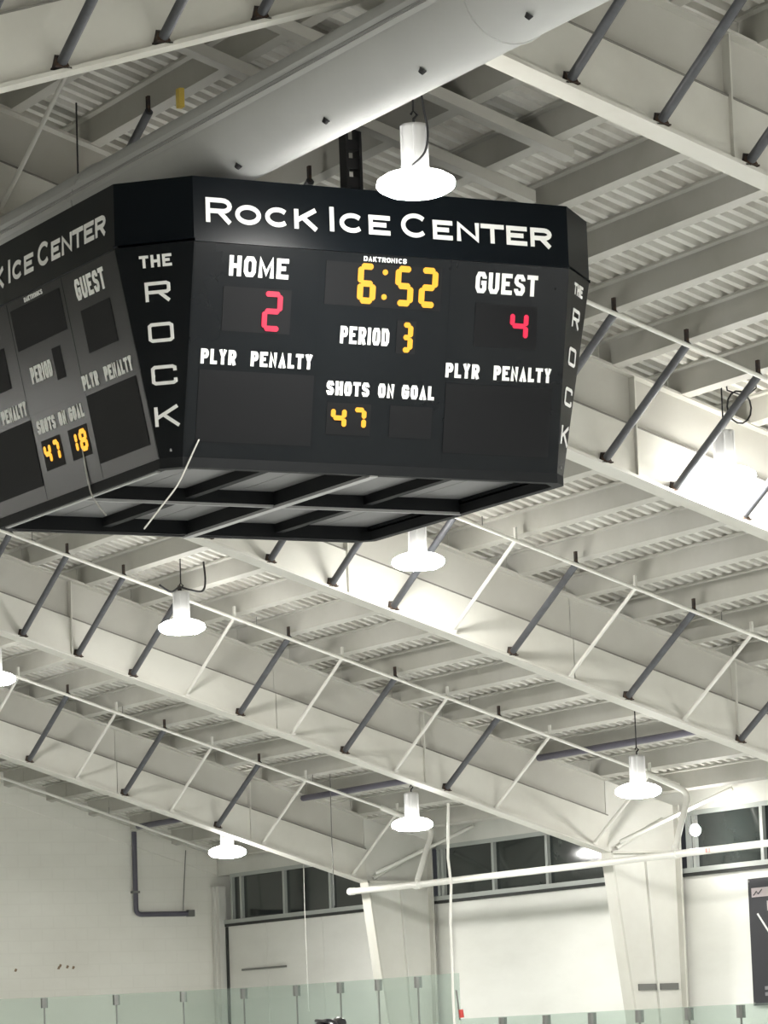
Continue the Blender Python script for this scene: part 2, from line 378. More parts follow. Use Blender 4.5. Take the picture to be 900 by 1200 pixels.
for an, wd in ((171, 'duct'), (157, 'duct')):                   # hem flaps along the upper near side
    m = MB(); x0, z0 = on_duct(an); x1, z1 = on_duct(an + 4, DR + .02); x2, z2 = on_duct(an + 9)
    m.prism([(x0, y0, z0), (x1, y0, z1), (x2, y0, z2)], (0, y1 - y0, 0)).build('duct_hem', wd, t)
x0, z0 = on_duct(168.5); 
MB().tube([(x0, y0, z0), (x0, y1, z0)], .011, 5).build('hem_seam', 'seam', t)
yy = 8.7
while yy < 40:
    x0, z0 = on_duct(-118, DR + .004); x1, z1 = on_duct(-118, DR + .03)
    MB().tube([(x0, yy, z0), (x1, yy + .02, z1)], [.028, .02], 8).build('air_nozzle', 'black', t)
    yy += 1.42

# ------------------------------------------------------------------ scoreboard
SX, SY, W2, DT, DB = 1.856 * S, 3.7791 * S, .4478 * S / 2, .286 * S, .242 * S
Z0, Z1, Z2 = Zm(.9078), Zm(.8405), Zm(.62)
sb = thing('scoreboard', 'four-sided black hanging scoreboard with white lettering and lit score digits', 'scoreboard', (SX, SY, Z2))
HT = .03
def arc(cx, cy, rx, ry, a0, a1, n=8): return [(cx + rx * math.cos(math.radians(a0 + (a1 - a0) * i / n)), cy + ry * math.sin(math.radians(a0 + (a1 - a0) * i / n))) for i in range(n + 1)]
G = {
 'A': [[(0, 0), (.5, 1), (1, 0)], [(.18, .32), (.82, .32)]],
 'C': [arc(.52, .5, .52, .5, 42, 318, 20)], 'D': [[(0, 0), (0, 1), (.5, 1)] + arc(.5, .5, .5, .5, 90, -90, 10) + [(.5, 0), (0, 0)]],
 'E': [[(1, 1), (0, 1), (0, 0), (1, 0)], [(0, .52), (.9, .52)]], 'F': [[(1, 1), (0, 1), (0, 0)], [(0, .52), (.85, .52)]],
 'G': [arc(.5, .5, .5, .5, 40, 300, 16) + [(1, .2), (1, .46), (.6, .46)]], 'H': [[(0, 0), (0, 1)], [(1, 0), (1, 1)], [(0, .5), (1, .5)]],
 'I': [[(.5, 0), (.5, 1)]], 'K': [[(0, 0), (0, 1)], [(.98, 1), (.04, .42)], [(.34, .60), (1, 0)]], 'L': [[(0, 1), (0, 0), (1, 0)]],
 'M': [[(0, 0), (0, 1), (.5, .15), (1, 1), (1, 0)]], 'N': [[(0, 0), (0, 1), (1, 0), (1, 1)]], 'O': [arc(.5, .5, .5, .5, 90, 450, 28)],
 'P': [[(0, 0), (0, 1)], [(0, 1), (.65, 1)] + arc(.65, .73, .35, .27, 90, -90, 8) + [(.65, .46), (0, .46)]],
 'R': [[(0, 0), (0, 1)], [(0, 1), (.66, 1)] + arc(.66, .73, .34, .27, 90, -90, 8) + [(.66, .46), (0, .46)], [(.5, .46), (1, 0)]],
 'S': [[(1, .8)] + arc(.5, .76, .48, .24, 20, 260, 10) + arc(.5, .26, .5, .26, 80, -160, 10)],
 'T': [[(.5, 0), (.5, 1)], [(0, 1), (1, 1)]], 'U': [[(0, 1), (0, .3)] + arc(.5, .3, .5, .3, 180, 360, 10) + [(1, 1)]],
 'Y': [[(0, 1), (.5, .38), (1, 1)], [(.5, .45), (.5, 0)]],
 # condensed block letters: rounded-rectangle bowls
 'o': [[(0, .2), (0, .8), (.22, 1), (.78, 1), (1, .8), (1, .2), (.78, 0), (.22, 0), (0, .2)]],
 'g': [[(1, .74), (1, .82), (.78, 1), (.22, 1), (0, .8), (0, .2), (.22, 0), (.8, 0), (1, .12), (1, .48), (.55, .48)]],
 's': [[(1, .74), (1, .84), (.78, 1), (.22, 1), (0, .84), (0, .66), (.2, .55), (.8, .45), (1, .34), (1, .16), (.78, 0), (.22, 0), (0, .16), (0, .26)]],
 'd': [[(0, 0), (0, 1), (.72, 1), (1, .8), (1, .2), (.72, 0), (0, 0)]], 'u': [[(0, 1), (0, .2), (.22, 0), (.78, 0), (1, .2), (1, 1)]],
 # squared wide letters of the corner panels
 'r': [[(0, 0), (0, 1)], [(0, 1), (.9, 1), (1, .92), (1, .55), (.9, .46), (0, .46)], [(.55, .46), (1, 0)]],
 'q': [[(.1, 0), (0, .1), (0, .9), (.1, 1), (.9, 1), (1, .9), (1, .1), (.9, 0), (.1, 0)]],
 'c': [[(1, .72), (1, .92), (.9, 1), (.1, 1), (0, .9), (0, .1), (.1, 0), (.9, 0), (1, .08), (1, .28)]],
}
def ribbon(m, pts, hw, put, lift, th):
    closed = (pts[0][0] - pts[-1][0]) ** 2 + (pts[0][1] - pts[-1][1]) ** 2 < 1e-8
    P = [Vector(p) for i, p in enumerate(pts) if i == 0 or math.hypot(p[0] - pts[i - 1][0], p[1] - pts[i - 1][1]) > 1e-6]
    if closed: P = P[:-1]
    n = len(P); L = []; Rr = []
    for i in range(n):
        if closed or 0 < i < n - 1:
            d0 = (P[i] - P[i - 1]).normalized(); d1 = (P[(i + 1) % n] - P[i]).normalized()
        elif i == 0: d0 = d1 = (P[1] - P[0]).normalized()
        else: d0 = d1 = (P[-1] - P[-2]).normalized()
        n0 = Vector((-d0.y, d0.x)); n1 = Vector((-d1.y, d1.x)); mm = (n0 + n1)
        if mm.length < 1e-4: mm = n1
        mm.normalize(); l = min(hw / max(mm.dot(n1), .3), hw * 1.42)
        L.append(P[i] + mm * l); Rr.append(P[i] - mm * l)
    vs = [put(p.x, p.y, lift) for p in L + Rr] + [put(p.x, p.y, lift + th) for p in L + Rr]; N = 2 * n
    fs = []
    for i in range(n if closed else n - 1):
        j = (i + 1) % n
        fs += [(N + i, N + n + i, N + n + j, N + j), (i, j, N + j, N + i), (n + i, N + n + i, N + n + j, n + j)]
    if not closed: fs += [(0, N, N + n, n), (n - 1, 2 * n - 1, N + 2 * n - 1, N + n - 1)]
    m.add(vs, [f[::-1] for f in fs])
def glyph(m, ch, u0, u1, v0, v1, hw, put, lift=.004, th=.004):
    for k, st in enumerate(G[ch]):
        if ch == 'I': pts = [((u0 + u1) / 2, v0), ((u0 + u1) / 2, v1)]
        else:
            pts = [(u0 + hw + (u1 - u0 - 2 * hw) * a, v0 + hw + (v1 - v0 - 2 * hw) * b) for a, b in st]
            ext = lambda v: v0 if abs(v - v0 - hw) < 1e-6 else (v1 if abs(v - v1 + hw) < 1e-6 else v)
            if pts[0] != pts[-1]:                              # square off stroke ends that reach the base or cap line
                for e, f in ((0, 1), (-1, -2)):
                    if abs(pts[e][1] - pts[f][1]) > 1e-6 and ch not in 'CGScgsu' : pts[e] = (pts[e][0], ext(pts[e][1]))
                    elif ch == 'U' or ch == 'u': pts[e] = (pts[e][0], ext(pts[e][1]))
                    elif abs(pts[e][1] - pts[f][1]) < 1e-6 and abs(pts[e][0] - u1 + hw) < 1e-6: pts[e] = (u1, pts[e][1])
                    elif abs(pts[e][1] - pts[f][1]) < 1e-6 and abs(pts[e][0] - u0 - hw) < 1e-6: pts[e] = (u0, pts[e][1])
        ribbon(m, pts, hw, put, lift, th + .0004 * k)
WID = {'I': .45, 'M': 1.3, 'L': .85, ' ': .55}
COND = {'O': 'o', 'G': 'g', 'S': 's', 'D': 'd', 'U': 'u'}
def word(txt, u0, u1, v0, v1, hw, put, gap=.22):
    ws = [WID.get(c, 1.) for c in txt]; tot = sum(ws) + gap * (len(txt) - 1); un = (u1 - u0) / tot; m = MB(); u = u0
    for c, wd in zip(txt, ws):
        if c != ' ': glyph(m, COND.get(c, c), u, u + wd * un, v0, v1, hw, put)
        u += (wd + gap) * un
    return m
SEG = {'0': 'abcdef', '1': 'bc', '2': 'abged', '3': 'abgcd', '4': 'fgbc', '5': 'afgcd', '6': 'afgedc', '7': 'abc', '8': 'abcdefg', '9': 'abcdfg'}
def digit(m, ch, u0, u1, v0, v1, t, put, lift=.008, th=.006, lean=.0):
    h = t / 2; x0, x1, y0, y1, ym = u0 + h, u1 - h, v0 + h, v1 - h, (v0 + v1) / 2; e = .08 * t
    segs = dict(a=((x0, y1), (x1, y1)), b=((x1, y1), (x1, ym)), c=((x1, ym), (x1, y0)), d=((x0, y0), (x1, y0)), e=((x0, ym), (x0, y0)), f=((x0, y1), (x0, ym)), g=((x0, ym), (x1, ym)))
    for i, k in enumerate(SEG[ch]):
        (ax, ay), (bx, by) = segs[k]; L = math.hypot(bx - ax, by - ay); dx, dy = (bx - ax) / L, (by - ay) / L
        poly = []
        q = h * .92
        loc = [(e, q * .35), (h * .75, q), (L - h * .75, q), (L - e, q * .35), (L - e, -q * .35), (L - h * .75, -q), (h * .75, -q), (e, -q * .35)]
        pts = [(ax + dx * a - dy * b, ay + dy * a + dx * b) for a, b in loc]
        lo = [put(*p, lift) for p in pts]; hi = [put(*p, lift + th + .0003 * i) for p in pts]; nn = len(pts)
        m.add(lo + hi, [tuple(range(nn, 2 * nn))] + [(j, (j + 1) % nn, nn + (j + 1) % nn, nn + j) for j in range(nn)])
HDR = [('R', -1.472, -1.262, 1), ('O', -1.235, -1.028, 0), ('C', -.993, -.799, 0), ('K', -.757, -.561, 0), ('I', -.469, -.427, 1), ('C', -.384, -.185, 0), ('E', -.143, .036, 0),
       ('C', .130, .353, 1), ('E', .397, .564, 0), ('N', .601, .792, 0), ('T', .806, 1.006, 0), ('E', 1.028, 1.206, 0), ('R', 1.236, 1.421, 0)]
HDR_WORDS = (HDR[:4], HDR[4:7], HDR[7:])
def face(ang, detail, scores):
    """One of the four faces; ang turns the front face about the board's axis. Coordinates u (right), v (up), from the header's lower edge."""
    rot = Matrix.Rotation(ang, 3, 'Z')
    def place(p): return Vector((SX, SY, 0)) + rot @ Vector(p)
    hl = math.hypot(DT - DB, Z1 - Z2); ty, tz = (DT - DB) / hl, (Z1 - Z2) / hl
    def ph(u, v, o): return place((u, -DT - o, Z1 + v))
    def pp(u, v, o): return place((u, -DT - v * ty - o * tz, Z1 + v * tz - o * ty))
    def slab(put, u0, u1, v0, v1, o0, o1):
        return MB().hexa([put(u0, v0, o0), put(u1, v0, o0), put(u1, v1, o0), put(u0, v1, o0)][::-1], [put(u0, v0, o1), put(u1, v0, o1), put(u1, v1, o1), put(u0, v1, o1)][::-1])
    H = Z0 - Z1
    hd = slab(ph, -W2, W2, .01, H, -.08, 0).build('header_panel', 'header', sb)
    slab(ph, -W2 + .002, W2 - .002, -.012, .012, -.03, .012).build('header_lip', 'header', hd)
    for wd in HDR_WORDS:
        m = MB()
        for ch, a, b, big in wd: glyph(m, ch, a, b, .135, .318 if big else .282, .0172, ph)
        m.build('lettering', 'letter', hd)
    pn = slab(pp, -W2, W2, -hl, -.012, -.08, 0).build('score_panel', 'board', sb)
    # separate tray seams standing slightly proud
    for (a, b, c, d) in ((-W2 + .01, -.54, -hl + .01, -.915), (-.53, .55, -hl + .01, -.915), (.56, W2 - .01, -hl + .01, -.915), (-W2 + .01, -.55, -.905, -.02), (-.54, .54, -.905, -.02), (.55, W2 - .01, -.905, -.02)):
        slab(pp, a, b, c, d, 0, .0025).build('tray', 'board', pn)
    def win(u0, u1, v0, v1):
        slab(pp, u0, u1, v0, v1, .0025, .006).build('display_window', 'window', pn)
    win(-1.315, -.765, -.645, -.322); win(.775, 1.31, -.645, -.322); win(-.495, .475, -.403, -.084); win(.12, .28, -.735, -.49)
    win(-1.475, -.545, -1.455, -.935); win(.56, 1.475, -1.455, -.935)
    win(-.425, -.06, -1.36, -1.125); win(.10, .455, -1.36, -1.125)
    for txt, u0, u1, v0, v1, hw in (('HOME', -1.28, -.80, -.244, -.095, .0165), ('GUEST', .765, 1.30, -.245, -.086, .0165), ('PERIOD', -.348, .058, -.685, -.557, .0122),
                                    ('PLYR', -1.468, -1.185, -.892, -.783, .0125), ('PENALTY', -1.067, -.565, -.892, -.783, .0125), ('PLYR', .55, .838, -.892, -.783, .0125), ('PENALTY', .962, 1.462, -.892, -.783, .0125),
                                    ('SHOTS', -.437, -.083, -1.07, -.966, .0125), ('ON', -.008, .125, -1.07, -.966, .0125), ('GOAL', .19, .463, -1.07, -.966, .0125), ('DAKTRONICS', -.187, .17, -.068, -.032, .0042)):
        word(txt, u0, u1, v0, v1, hw, pp).build('lettering', 'letter', pn)
    def dig(ch, u0, u1, v0, v1, t, m_='amber'):
        m = MB(); digit(m, ch, u0, u1, v0, v1, t, pp); m.build('lit_digit', m_, pn)
    if 'clock' in scores:
        dig('6', -.232, -.078, -.385, -.082, .05); dig('5', .081, .237, -.385, -.082, .05); dig('2', .283, .442, -.385, -.081, .05)
        for v in (-.141, -.324):
            MB().tube([pp(-.005, v, .006), pp(-.005, v, .014)], .021, 10).build('clock_dot', 'amber', pn)
        dig('3', .152, .255, -.727, -.499, .043)
        dig('2', -1.0, -.835, -.632, -.336, .044, 'red'); dig('4', 1.075, 1.235, -.587, -.362, .042, 'red')
    dig('4', -.392, -.262, -1.322, -1.15, .039); dig('7', -.215, -.098, -1.322, -1.15, .039)
    if 'guest_shots' in scores:
        dig('1', .12, .25, -1.322, -1.15, .039); dig('8', .30, .43, -1.322, -1.15, .039)
    return pp
face(0, True, ('clock',))
face(-math.pi / 2, True, ('guest_shots',))
face(math.pi / 2, True, ('guest_shots',))
face(math.pi, True, ('clock',))
# chamfered corner panels with THE ROCK
for q in range(4):
    rot = Matrix.Rotation(-math.pi / 2 * q, 3, 'Z'); c0 = Vector((SX, SY, 0))
    A = lambda D, z: c0 + rot @ Vector((-D, -W2, z)); B = lambda D, z: c0 + rot @ Vector((-W2, -D, z))
    a0, b0, a1, b1, a2, b2 = A(DT, Z0), B(DT, Z0), A(DT, Z1 + .01), B(DT, Z1 + .01), A(DB, Z2), B(DB, Z2)
    inn = (rot @ Vector((1, 1, 0))).normalized() * .05
    MB().hexa([a1, b1, b1 + inn, a1 + inn], [a0, b0, b0 + inn, a0 + inn]).build('corner_header', 'header', sb)
    a1, b1 = A(DT, Z1 - .008), B(DT, Z1 - .008)
    cpn = MB().hexa([a2, b2, b2 + inn * .4, a2 + inn * .4], [a1, b1, b1 + inn, a1 + inn]).build('corner_panel', 'board', sb)
    o = (a1 + b1) / 2; ex = (b1 - a1).normalized(); ey = (o - (a2 + b2) / 2).normalized(); ez = ex.cross(ey).normalized()
    put = lambda u, v, l: o + ex * u + ey * v + ez * l
    word('THE', -.125, .125, -.165, -.075, .0105, put, .25).build('lettering', 'letter', cpn)
    for ch, v0, v1 in (('r', -.412, -.27), ('q', -.71, -.568), ('c', -1.02, -.878), ('K', -1.32, -1.178)):
        m = MB(); glyph(m, ch, -.098, .098, v0, v1, .0125, put); m.build('lettering', 'letter', cpn)
# open underside: dark rim, cross beams, silver soffit trays
ZB = Z2 - .075
rim_out = [(-W2, -DB), (W2, -DB), (DB, -W2), (DB, W2), (W2, DB), (-W2, DB), (-DB, W2), (-DB, -W2)]
rim_in = [(-W2 + .06, -DB + .07), (W2 - .06, -DB + .07), (DB - .07, -W2 + .06), (DB - .07, W2 - .06), (W2 - .06, DB - .07), (-W2 + .06, DB - .07), (-DB + .07, W2 - .06), (-DB + .07, -W2 + .06)]
for i in range(8):
    j = (i + 1) % 8; a, b, c, d = rim_out[i], rim_out[j], rim_in[j], rim_in[i]
    MB().hexa([(SX + p[0], SY + p[1], ZB) for p in (a, b, c, d)], [(SX + p[0], SY + p[1], Z2) for p in (a, b, c, d)]).build('bottom_rim', 'dull', sb)
ZS = ZB + .12
cols = [-DB + .05, -1.15, -.75, -.32, 0, .42, .80, 1.2, DB - .05]
for ya, yb in ((-DB + .05, -.02), (.02, DB - .05)):
    for a, b in zip(cols, cols[1:]):
        MB().box(SX + a + .004, SX + b - .004, SY + ya, SY + yb, ZS, ZS + .02).build('soffit_tray', 'soffit', sb)
for y_, hh in ((.0, .12), (DB - .09, .12)):
    MB().box(SX - DB + .07, SX + DB - .07, SY + y_ - .03, SY + y_ + .03, ZB + .005, ZS).build('cross_beam', 'dull', sb)
MB().box(SX - DB + .06, SX + DB - .06, SY - .034, SY - .012, ZB - .006, ZB + .016).build('beam_edge', 'edge', sb)
MB().box(SX - .03, SX + .03, SY - DB + .06, SY + DB - .06, ZB + .01, ZS).build('center_beam', 'dull', sb)
MB().box(SX - .034, SX + .034, SY - DB + .02, SY + DB - .02, ZB - .012, ZB + .01).build('beam_edge', 'edge', sb)
for u in (-.75, .80):
    MB().box(SX + u - .035, SX + u + .035, SY - DB + .07, SY + DB - .07, ZS - .075, ZS).build('soffit_rail', 'dull', sb)
MB().box(SX - DB + .02, SX - DB + .05, SY - W2 + .1, SY + W2 - .1, ZB - .012, ZB + .006).build('beam_edge', 'edge', sb)
MB().hexa([(SX - DT + .08, SY - W2, Z0 - .03), (SX + DT - .08, SY - W2, Z0 - .03), (SX + DT - .08, SY + W2, Z0 - .03), (SX - DT + .08, SY + W2, Z0 - .03)],
          [(SX - DT + .08, SY - W2, Z0), (SX + DT - .08, SY - W2, Z0), (SX + DT - .08, SY + W2, Z0), (SX - DT + .08, SY + W2, Z0)]).build('top_cover', 'header', sb)
# cords that dangle from the board
t = MB().tube(smooth([(11.55, 24.735, 6.22), (11.515, 24.715, 6.17), (11.44, 24.72, 6.02), (11.36, 24.73, 5.87), (11.24, 24.74, 5.72), (11.10, 24.75, 5.55)]), .0065, 5).build('dangling_cord', 'cord')
tag(t, 'pale cord dangling from the lower left corner of the scoreboard front', 'cord')
fx = SX - DB
t = MB().tube(smooth([(fx - .06, SY - .30, 6.37), (fx - .015, SY - .30, 6.10), (fx - .005, SY - .36, 5.98), (fx + .07, SY - .42, 5.84)]), .0065, 5).build('dangling_cord', 'cord')
tag(t, 'grey cord hanging below the shaded left face of the scoreboard', 'cord')

# ------------------------------------------------------------------ hall lamps
def make_lamp():
    root = thing('hall_lamp', '', 'lamp', (0, 0, 0), 'high bay lamps hanging from the roof')
    MB().lathe([(.001, -.088), (.10, -.086), (.20, -.073), (.262, -.04), (.280, -.012)], 20).build('lens', 'lens', root)
    MB().lathe([(.280, -.012), (.282, .0), (.272, .03), (.21, .068), (.13, .092)], 20).build('reflector', 'reflector', root)
    MB().lathe([(.135, .085), (.105, .10), (.10, .16), (.098, .40), (.092, .425), (.03, .435), (.001, .435)], 18).build('housing', 'housing', root)
    for i in range(6):
        a = i * math.pi / 3; x, y = .1 * math.cos(a), .1 * math.sin(a)
        MB().box(x - .008, x + .008, y - .008, y + .008, .12, .41).build('cooling_fin', 'housing', root)
    MB().tube([(0, 0, .43), (.0, 0, .47), (.03, 0, .5), (0, 0, .53), (-.02, 0, .5)], .01, 6).build('hook', 'black', root)
    return root
lamp0 = make_lamp(); first = [True]
labels = {(0, 0): 'hall lamp hanging in front of the scoreboard header, largest and nearest of the lamps',
          (1, 0): 'hall lamp glowing close to the roof frame right of the scoreboard', (1, 1): 'hall lamp just below the scoreboard bottom edge, above the middle of the picture',
          (1, 2): 'hall lamp left of center below the scoreboard, with cables at its top', (1, 3): 'hall lamp cut off by the left edge of the picture',
          (2, 0): 'hall lamp at right above the column beside the banner', (2, 1): 'hall lamp beside the head of the middle column', (2, 2): 'hall lamp in the back corner beside the dark windows'}
rows = [(1.79, .868, [3.3 + .858 * i for i in (0, 1)], 0), (2.69, .732, [4.142 + .855 * i for i in range(0, 4)], 1), (3.44, .436, [5.621 + .833 * i for i in range(0, 3)], 2)]
for x, z, ys, r in rows:
    for i, y in enumerate(ys):
        loc = (X(x), y * S, Zm(z))
        if first[0]: lp = lamp0; lp.location = loc; first[0] = False
        else: lp = copy_tree(lamp0, loc)
        lp['label'] = labels.get((r, i), 'hall lamp hidden behind the scoreboard')
        zt_ = zb(x) + (HD - .0005) * S - Zm(z)
        if zt_ > .6: 
            MB().v
            o = MB().tube([(loc[0], loc[1], loc[2] + .52), (loc[0], loc[1], loc[2] + zt_)], .008, 5).build('drop_wire', 'black', lp)
        lx, ly, lz = loc
        if r == 0: MB().tube(smooth([(lx + .0, ly - .1, lz + .75), (lx + .02, ly - .12, lz + .52), (lx + .04, ly - .13, lz + .35), (lx + .01, ly - .13, lz + .2), (lx - .09, ly - .12, lz + .1)]), .009, 5).build('power_cord', 'black', lp)
        if (r, i) == (1, 2):
            MB().tube(smooth([(lx - .28, ly, lz + .50), (lx - .13, ly, lz + .42), (lx - .04, ly - .05, lz + .47), (lx + .12, ly, lz + .45), (lx + .28, ly, lz + .44), (lx + .37, ly + .1, lz + .58), (lx + .4, ly + .2, lz + .82)]), .013, 6).build('power_cord', 'black', lp)
        if (r, i) == (1, 0):
            ring = [(lx + .02 + .13 * math.cos(a), ly - .25, lz + .60 + .15 * math.sin(a)) for a in [2 * math.pi * j / 14 for j in range(15)]]
            MB().tube(ring, .009, 5).build('power_cord', 'black', lp)
            MB().tube([(lx - .12, ly - .25, lz + .95), (lx - .1, ly - .25, lz + .75), (lx + .1, ly - .25, lz + .70), (lx + .25, ly - .2, lz + .8), (lx + .3, ly - .1, lz + 1.0)], .008, 5).build('power_cord', 'black', lp)
# the same lamps go on down the hall beyond the frame
for x, z, ys in ((1.79, .868, [.73, 1.58]), (2.69, .732, [-.98, -.1, .71, 1.57, 2.43, 3.28]), (3.44, .436, [-.4, .47, 1.33, 2.19, 3.05, 3.91, 4.76]), (.68, .732, [-.98, -.1, .71, 2.43, 5.86, 6.72]), (-.07, .436, [-.4, .47, 5.62, 6.48, 7.34])):
    for y in ys:
        lp = copy_tree(lamp0, (X(x), y * S, Zm(z))); lp['label'] = 'hall lamp outside the picture'; lp['group'] = 'hall lamps outside the picture'
# small flood bulb at the right window
t = thing('flood_bulb', 'small round white bulb in front of the right window above the white main pipe', 'bulb', (X(3.80), 6.013 * S, Zm(.393)))
l = world_loc(t)
MB().lathe([(.001, -.075), (.045, -.06), (.07, -.02), (.07, .02), (.045, .06), (.03, .075)], 14, tuple(l)).build('bulb', 'lens', t)
MB().lathe([(.032, .07), (.032, .14), (.001, .14)], 10, tuple(l)).build('socket', 'housing', t)

# ------------------------------------------------------------------ sprinkler pipes
def elbow(a, b, c, r=.1, n=5):
    a, b, c = Vector(a), Vector(b), Vector(c); p = b + (a - b).normalized() * r; q = b + (c - b).normalized() * r
    return [p * (1 - t) ** 2 + b * 2 * t * (1 - t) + q * t * t for t in [i / n for i in range(n + 1)]]
mx_, mz_ = X(3.695), Zm(.3435)
t = main = thing('sprinkler_main', 'white main pipe running along the column heads below the windows', 'pipe', (mx_, 6 * S, mz_))
MB().tube([(mx_, 7.215 * S, mz_ + .02), (mx_, 6.9 * S, mz_ + .005), (mx_, 6.3 * S, mz_), (mx_, 4.0 * S, mz_)], .047, 12).build('pipe_run', 'pipe', t)
MB().tube([(mx_, 7.225 * S, mz_ + .02), (mx_, 7.205 * S, mz_ + .02)], .056, 12).build('end_cap', 'pipe', t)
for dy in (0, .07): MB().box(mx_ - .052, mx_ - .044, 5.79 * S + dy, 5.79 * S + dy + .035, mz_ - .03, mz_ + .02).build('red_marking', 'faded_red', t)
plab = {1: 'thin white sprinkler pipe beyond the nearest roof frame', 2: 'thin white sprinkler pipe right of the scoreboard over the dark braces', 3: 'thin white sprinkler pipe from behind the scoreboard bottom to the right edge',
        4: 'thin white sprinkler pipe crossing the center, bending down beside the right column', 5: 'thin white sprinkler pipe ending at the middle column riser', 6: 'thin white sprinkler pipe closest to the end wall'}
for k in range(2, 7):
    y = frame_y(k) - .208 * S; h = .116
    P = lambda x: (X(x), y, zb(x) + h * S)
    x_end = 3.765 if k in (3, 4, 5) else (3.7 if k < 3 else 3.80)
    t = thing('sprinkler_pipe', plab[k], 'pipe', P(2.9), 'sprinkler pipes along the roof frames')
    x0 = {2: 2.2, 3: 1.8, 4: 1.9, 5: 2.5, 6: 2.9}[k]
    MB().tube([P(x0), P(3.3), P(x_end - .02)], .021, 8).build('pipe_run', 'pipe', t)
    if k in (3, 4, 5):
        c = (mx_, y - .38, mz_ + .062)
        b = Vector(P(x_end)) + Vector((0, 0, -.05))
        MB().tube([P(x_end - .12)] + elbow(P(x_end - .12), b, c, .16) + [c], .04, 10).build('riser', 'pipe', t)
        MB().tube([(c[0], c[1] - .07, mz_), (c[0], c[1] + .07, mz_)], .06, 10).build('tee_fitting', 'pipe', main)
    for x in [x0 + .15 + .42 * i for i in range(5)]:
        if x < x_end - .1:
            p = Vector(P(x)); MB().tube([p, p + Vector((0, 0, .12))], .006, 5).build('hanger', 'clip', t)

# ------------------------------------------------------------------ things on the walls
cx0 = 3.575
t = thing('dark_conduit', 'dark conduit running under the purlins of the outer roof slope toward the end wall', 'conduit', (X(cx0), 6 * S, zb(cx0) + .1285 * S))
for a, b in ((4.6, frame_y(4) / S + .01), (frame_y(4) / S + .045, frame_y(5) / S + .01), (frame_y(5) / S + .045, 8.05)):
    MB().tube([(X(cx0), a * S, zb(cx0) + .1285 * S), (X(cx0), b * S, zb(cx0) + .1285 * S)], .045, 8).build('conduit_run', 'drain', t)
ey = EY - .08
t = thing('drain_pipe', 'dark pipe dropping down the end wall and turning right to a small box', 'pipe', (X(3.665), ey, Zm(.35)))
MB().tube([(X(3.664), ey, Zm(.545))] + elbow((X(3.664), ey, Zm(.545)), (X(3.664), ey, Zm(.350)), (X(3.80), ey, Zm(.350)), .1) + [(X(3.80), ey, Zm(.350))], .042, 10).build('pipe_run', 'drain', t)
MB().box(X(3.797), X(3.813), ey - .05, ey + .05, Zm(.350) - .05, Zm(.350) + .06).build('junction_box', 'clip', t)
MB().box(X(3.655), X(3.673), ey - .04, ey + .07, Zm(.40), Zm(.405)).build('pipe_strap', 'clip', t)
t = MB().tube([(X(3.797), ey, Zm(.50)), (X(3.792), ey, Zm(.44)), (X(3.786), ey, Zm(.357))], .008, 5).build('wall_wire', 'clip')
tag(t, 'thin wire hanging down the end wall to the small box', 'wire')
t = MB().box(WX - .03, WX - .002, 7.93 * S, 8.165 * S, Zm(.209), Zm(.2135)).build('wall_rail', 'clip')
tag(t, 'thin dark rail on the side wall just right of the back corner', 'rail')
# stains on the end wall
t = thing('wall_chip', 'cluster of small brown chips on the end wall above the glass', 'mark', (X(3.4), EY, Zm(.22)))
for (x, z) in ((3.36, .226), (3.468, .229), (3.472, .234), (3.49, .231), (3.505, .229)):
    MB().hexa([(X(x) + a, EY - .004, Zm(z) + b) for a, b in ((-.028, -.018), (.01, -.024), (.03, .016), (-.006, .03))], [(X(x) + a, EY + .001, Zm(z) + b) for a, b in ((-.028, -.018), (.01, -.024), (.03, .016), (-.006, .03))]).build('chip', 'chip_brown', t)
# banner
by1, by0 = 5.966 * S, 5.62 * S; bz1, bz0 = Zm(.299), Zm(.066); bx = WX - .05
t = thing('wall_banner', 'black banner with a pale strip hung on the side wall at the right edge', 'banner', (bx, by1, bz0))
MB().box(bx, bx + .02, by0, by1, bz0, bz1).build('banner_cloth', 'banner', t)
MB().box(bx - .003, bx, by0 + .3, by1 - .08, Zm(.2645), Zm(.2815)).build('pale_strip', 'pink', t)
sc = MB()
sc.tube([(bx - .004, by1 - .13, Zm(.268)), (bx - .004, by1 - .2, Zm(.275)), (bx - .004, by1 - .24, Zm(.270)), (bx - .004, by1 - .33, Zm(.278))], .008, 5)
sc.build('handwriting', 'banner', t)
MB().tube([(bx - .002, 5.937 * S, Zm(.2335)), (bx - .002, 5.90 * S, Zm(.197)), (bx - .002, 5.85 * S, Zm(.15))], .014, 6).build('hockey_stick', 'letter', t)
MB().box(bx - .003, bx, 5.75 * S, 5.9045 * S, Zm(.238), Zm(.256)).build('print_block', 'pink', t)
for z in (.097, .086): MB().box(bx - .003, bx, 5.80 * S, 5.925 * S, Zm(z) - .02, Zm(z) + .025).build('print_line', 'grey', t)
for (yy, z) in ((by1 - .03, bz1 - .03), (by1 - .03, bz0 + .03)): MB().box(bx - .006, bx, yy - .015, yy + .015, z - .015, z + .015).build('grommet', 'clip', t)
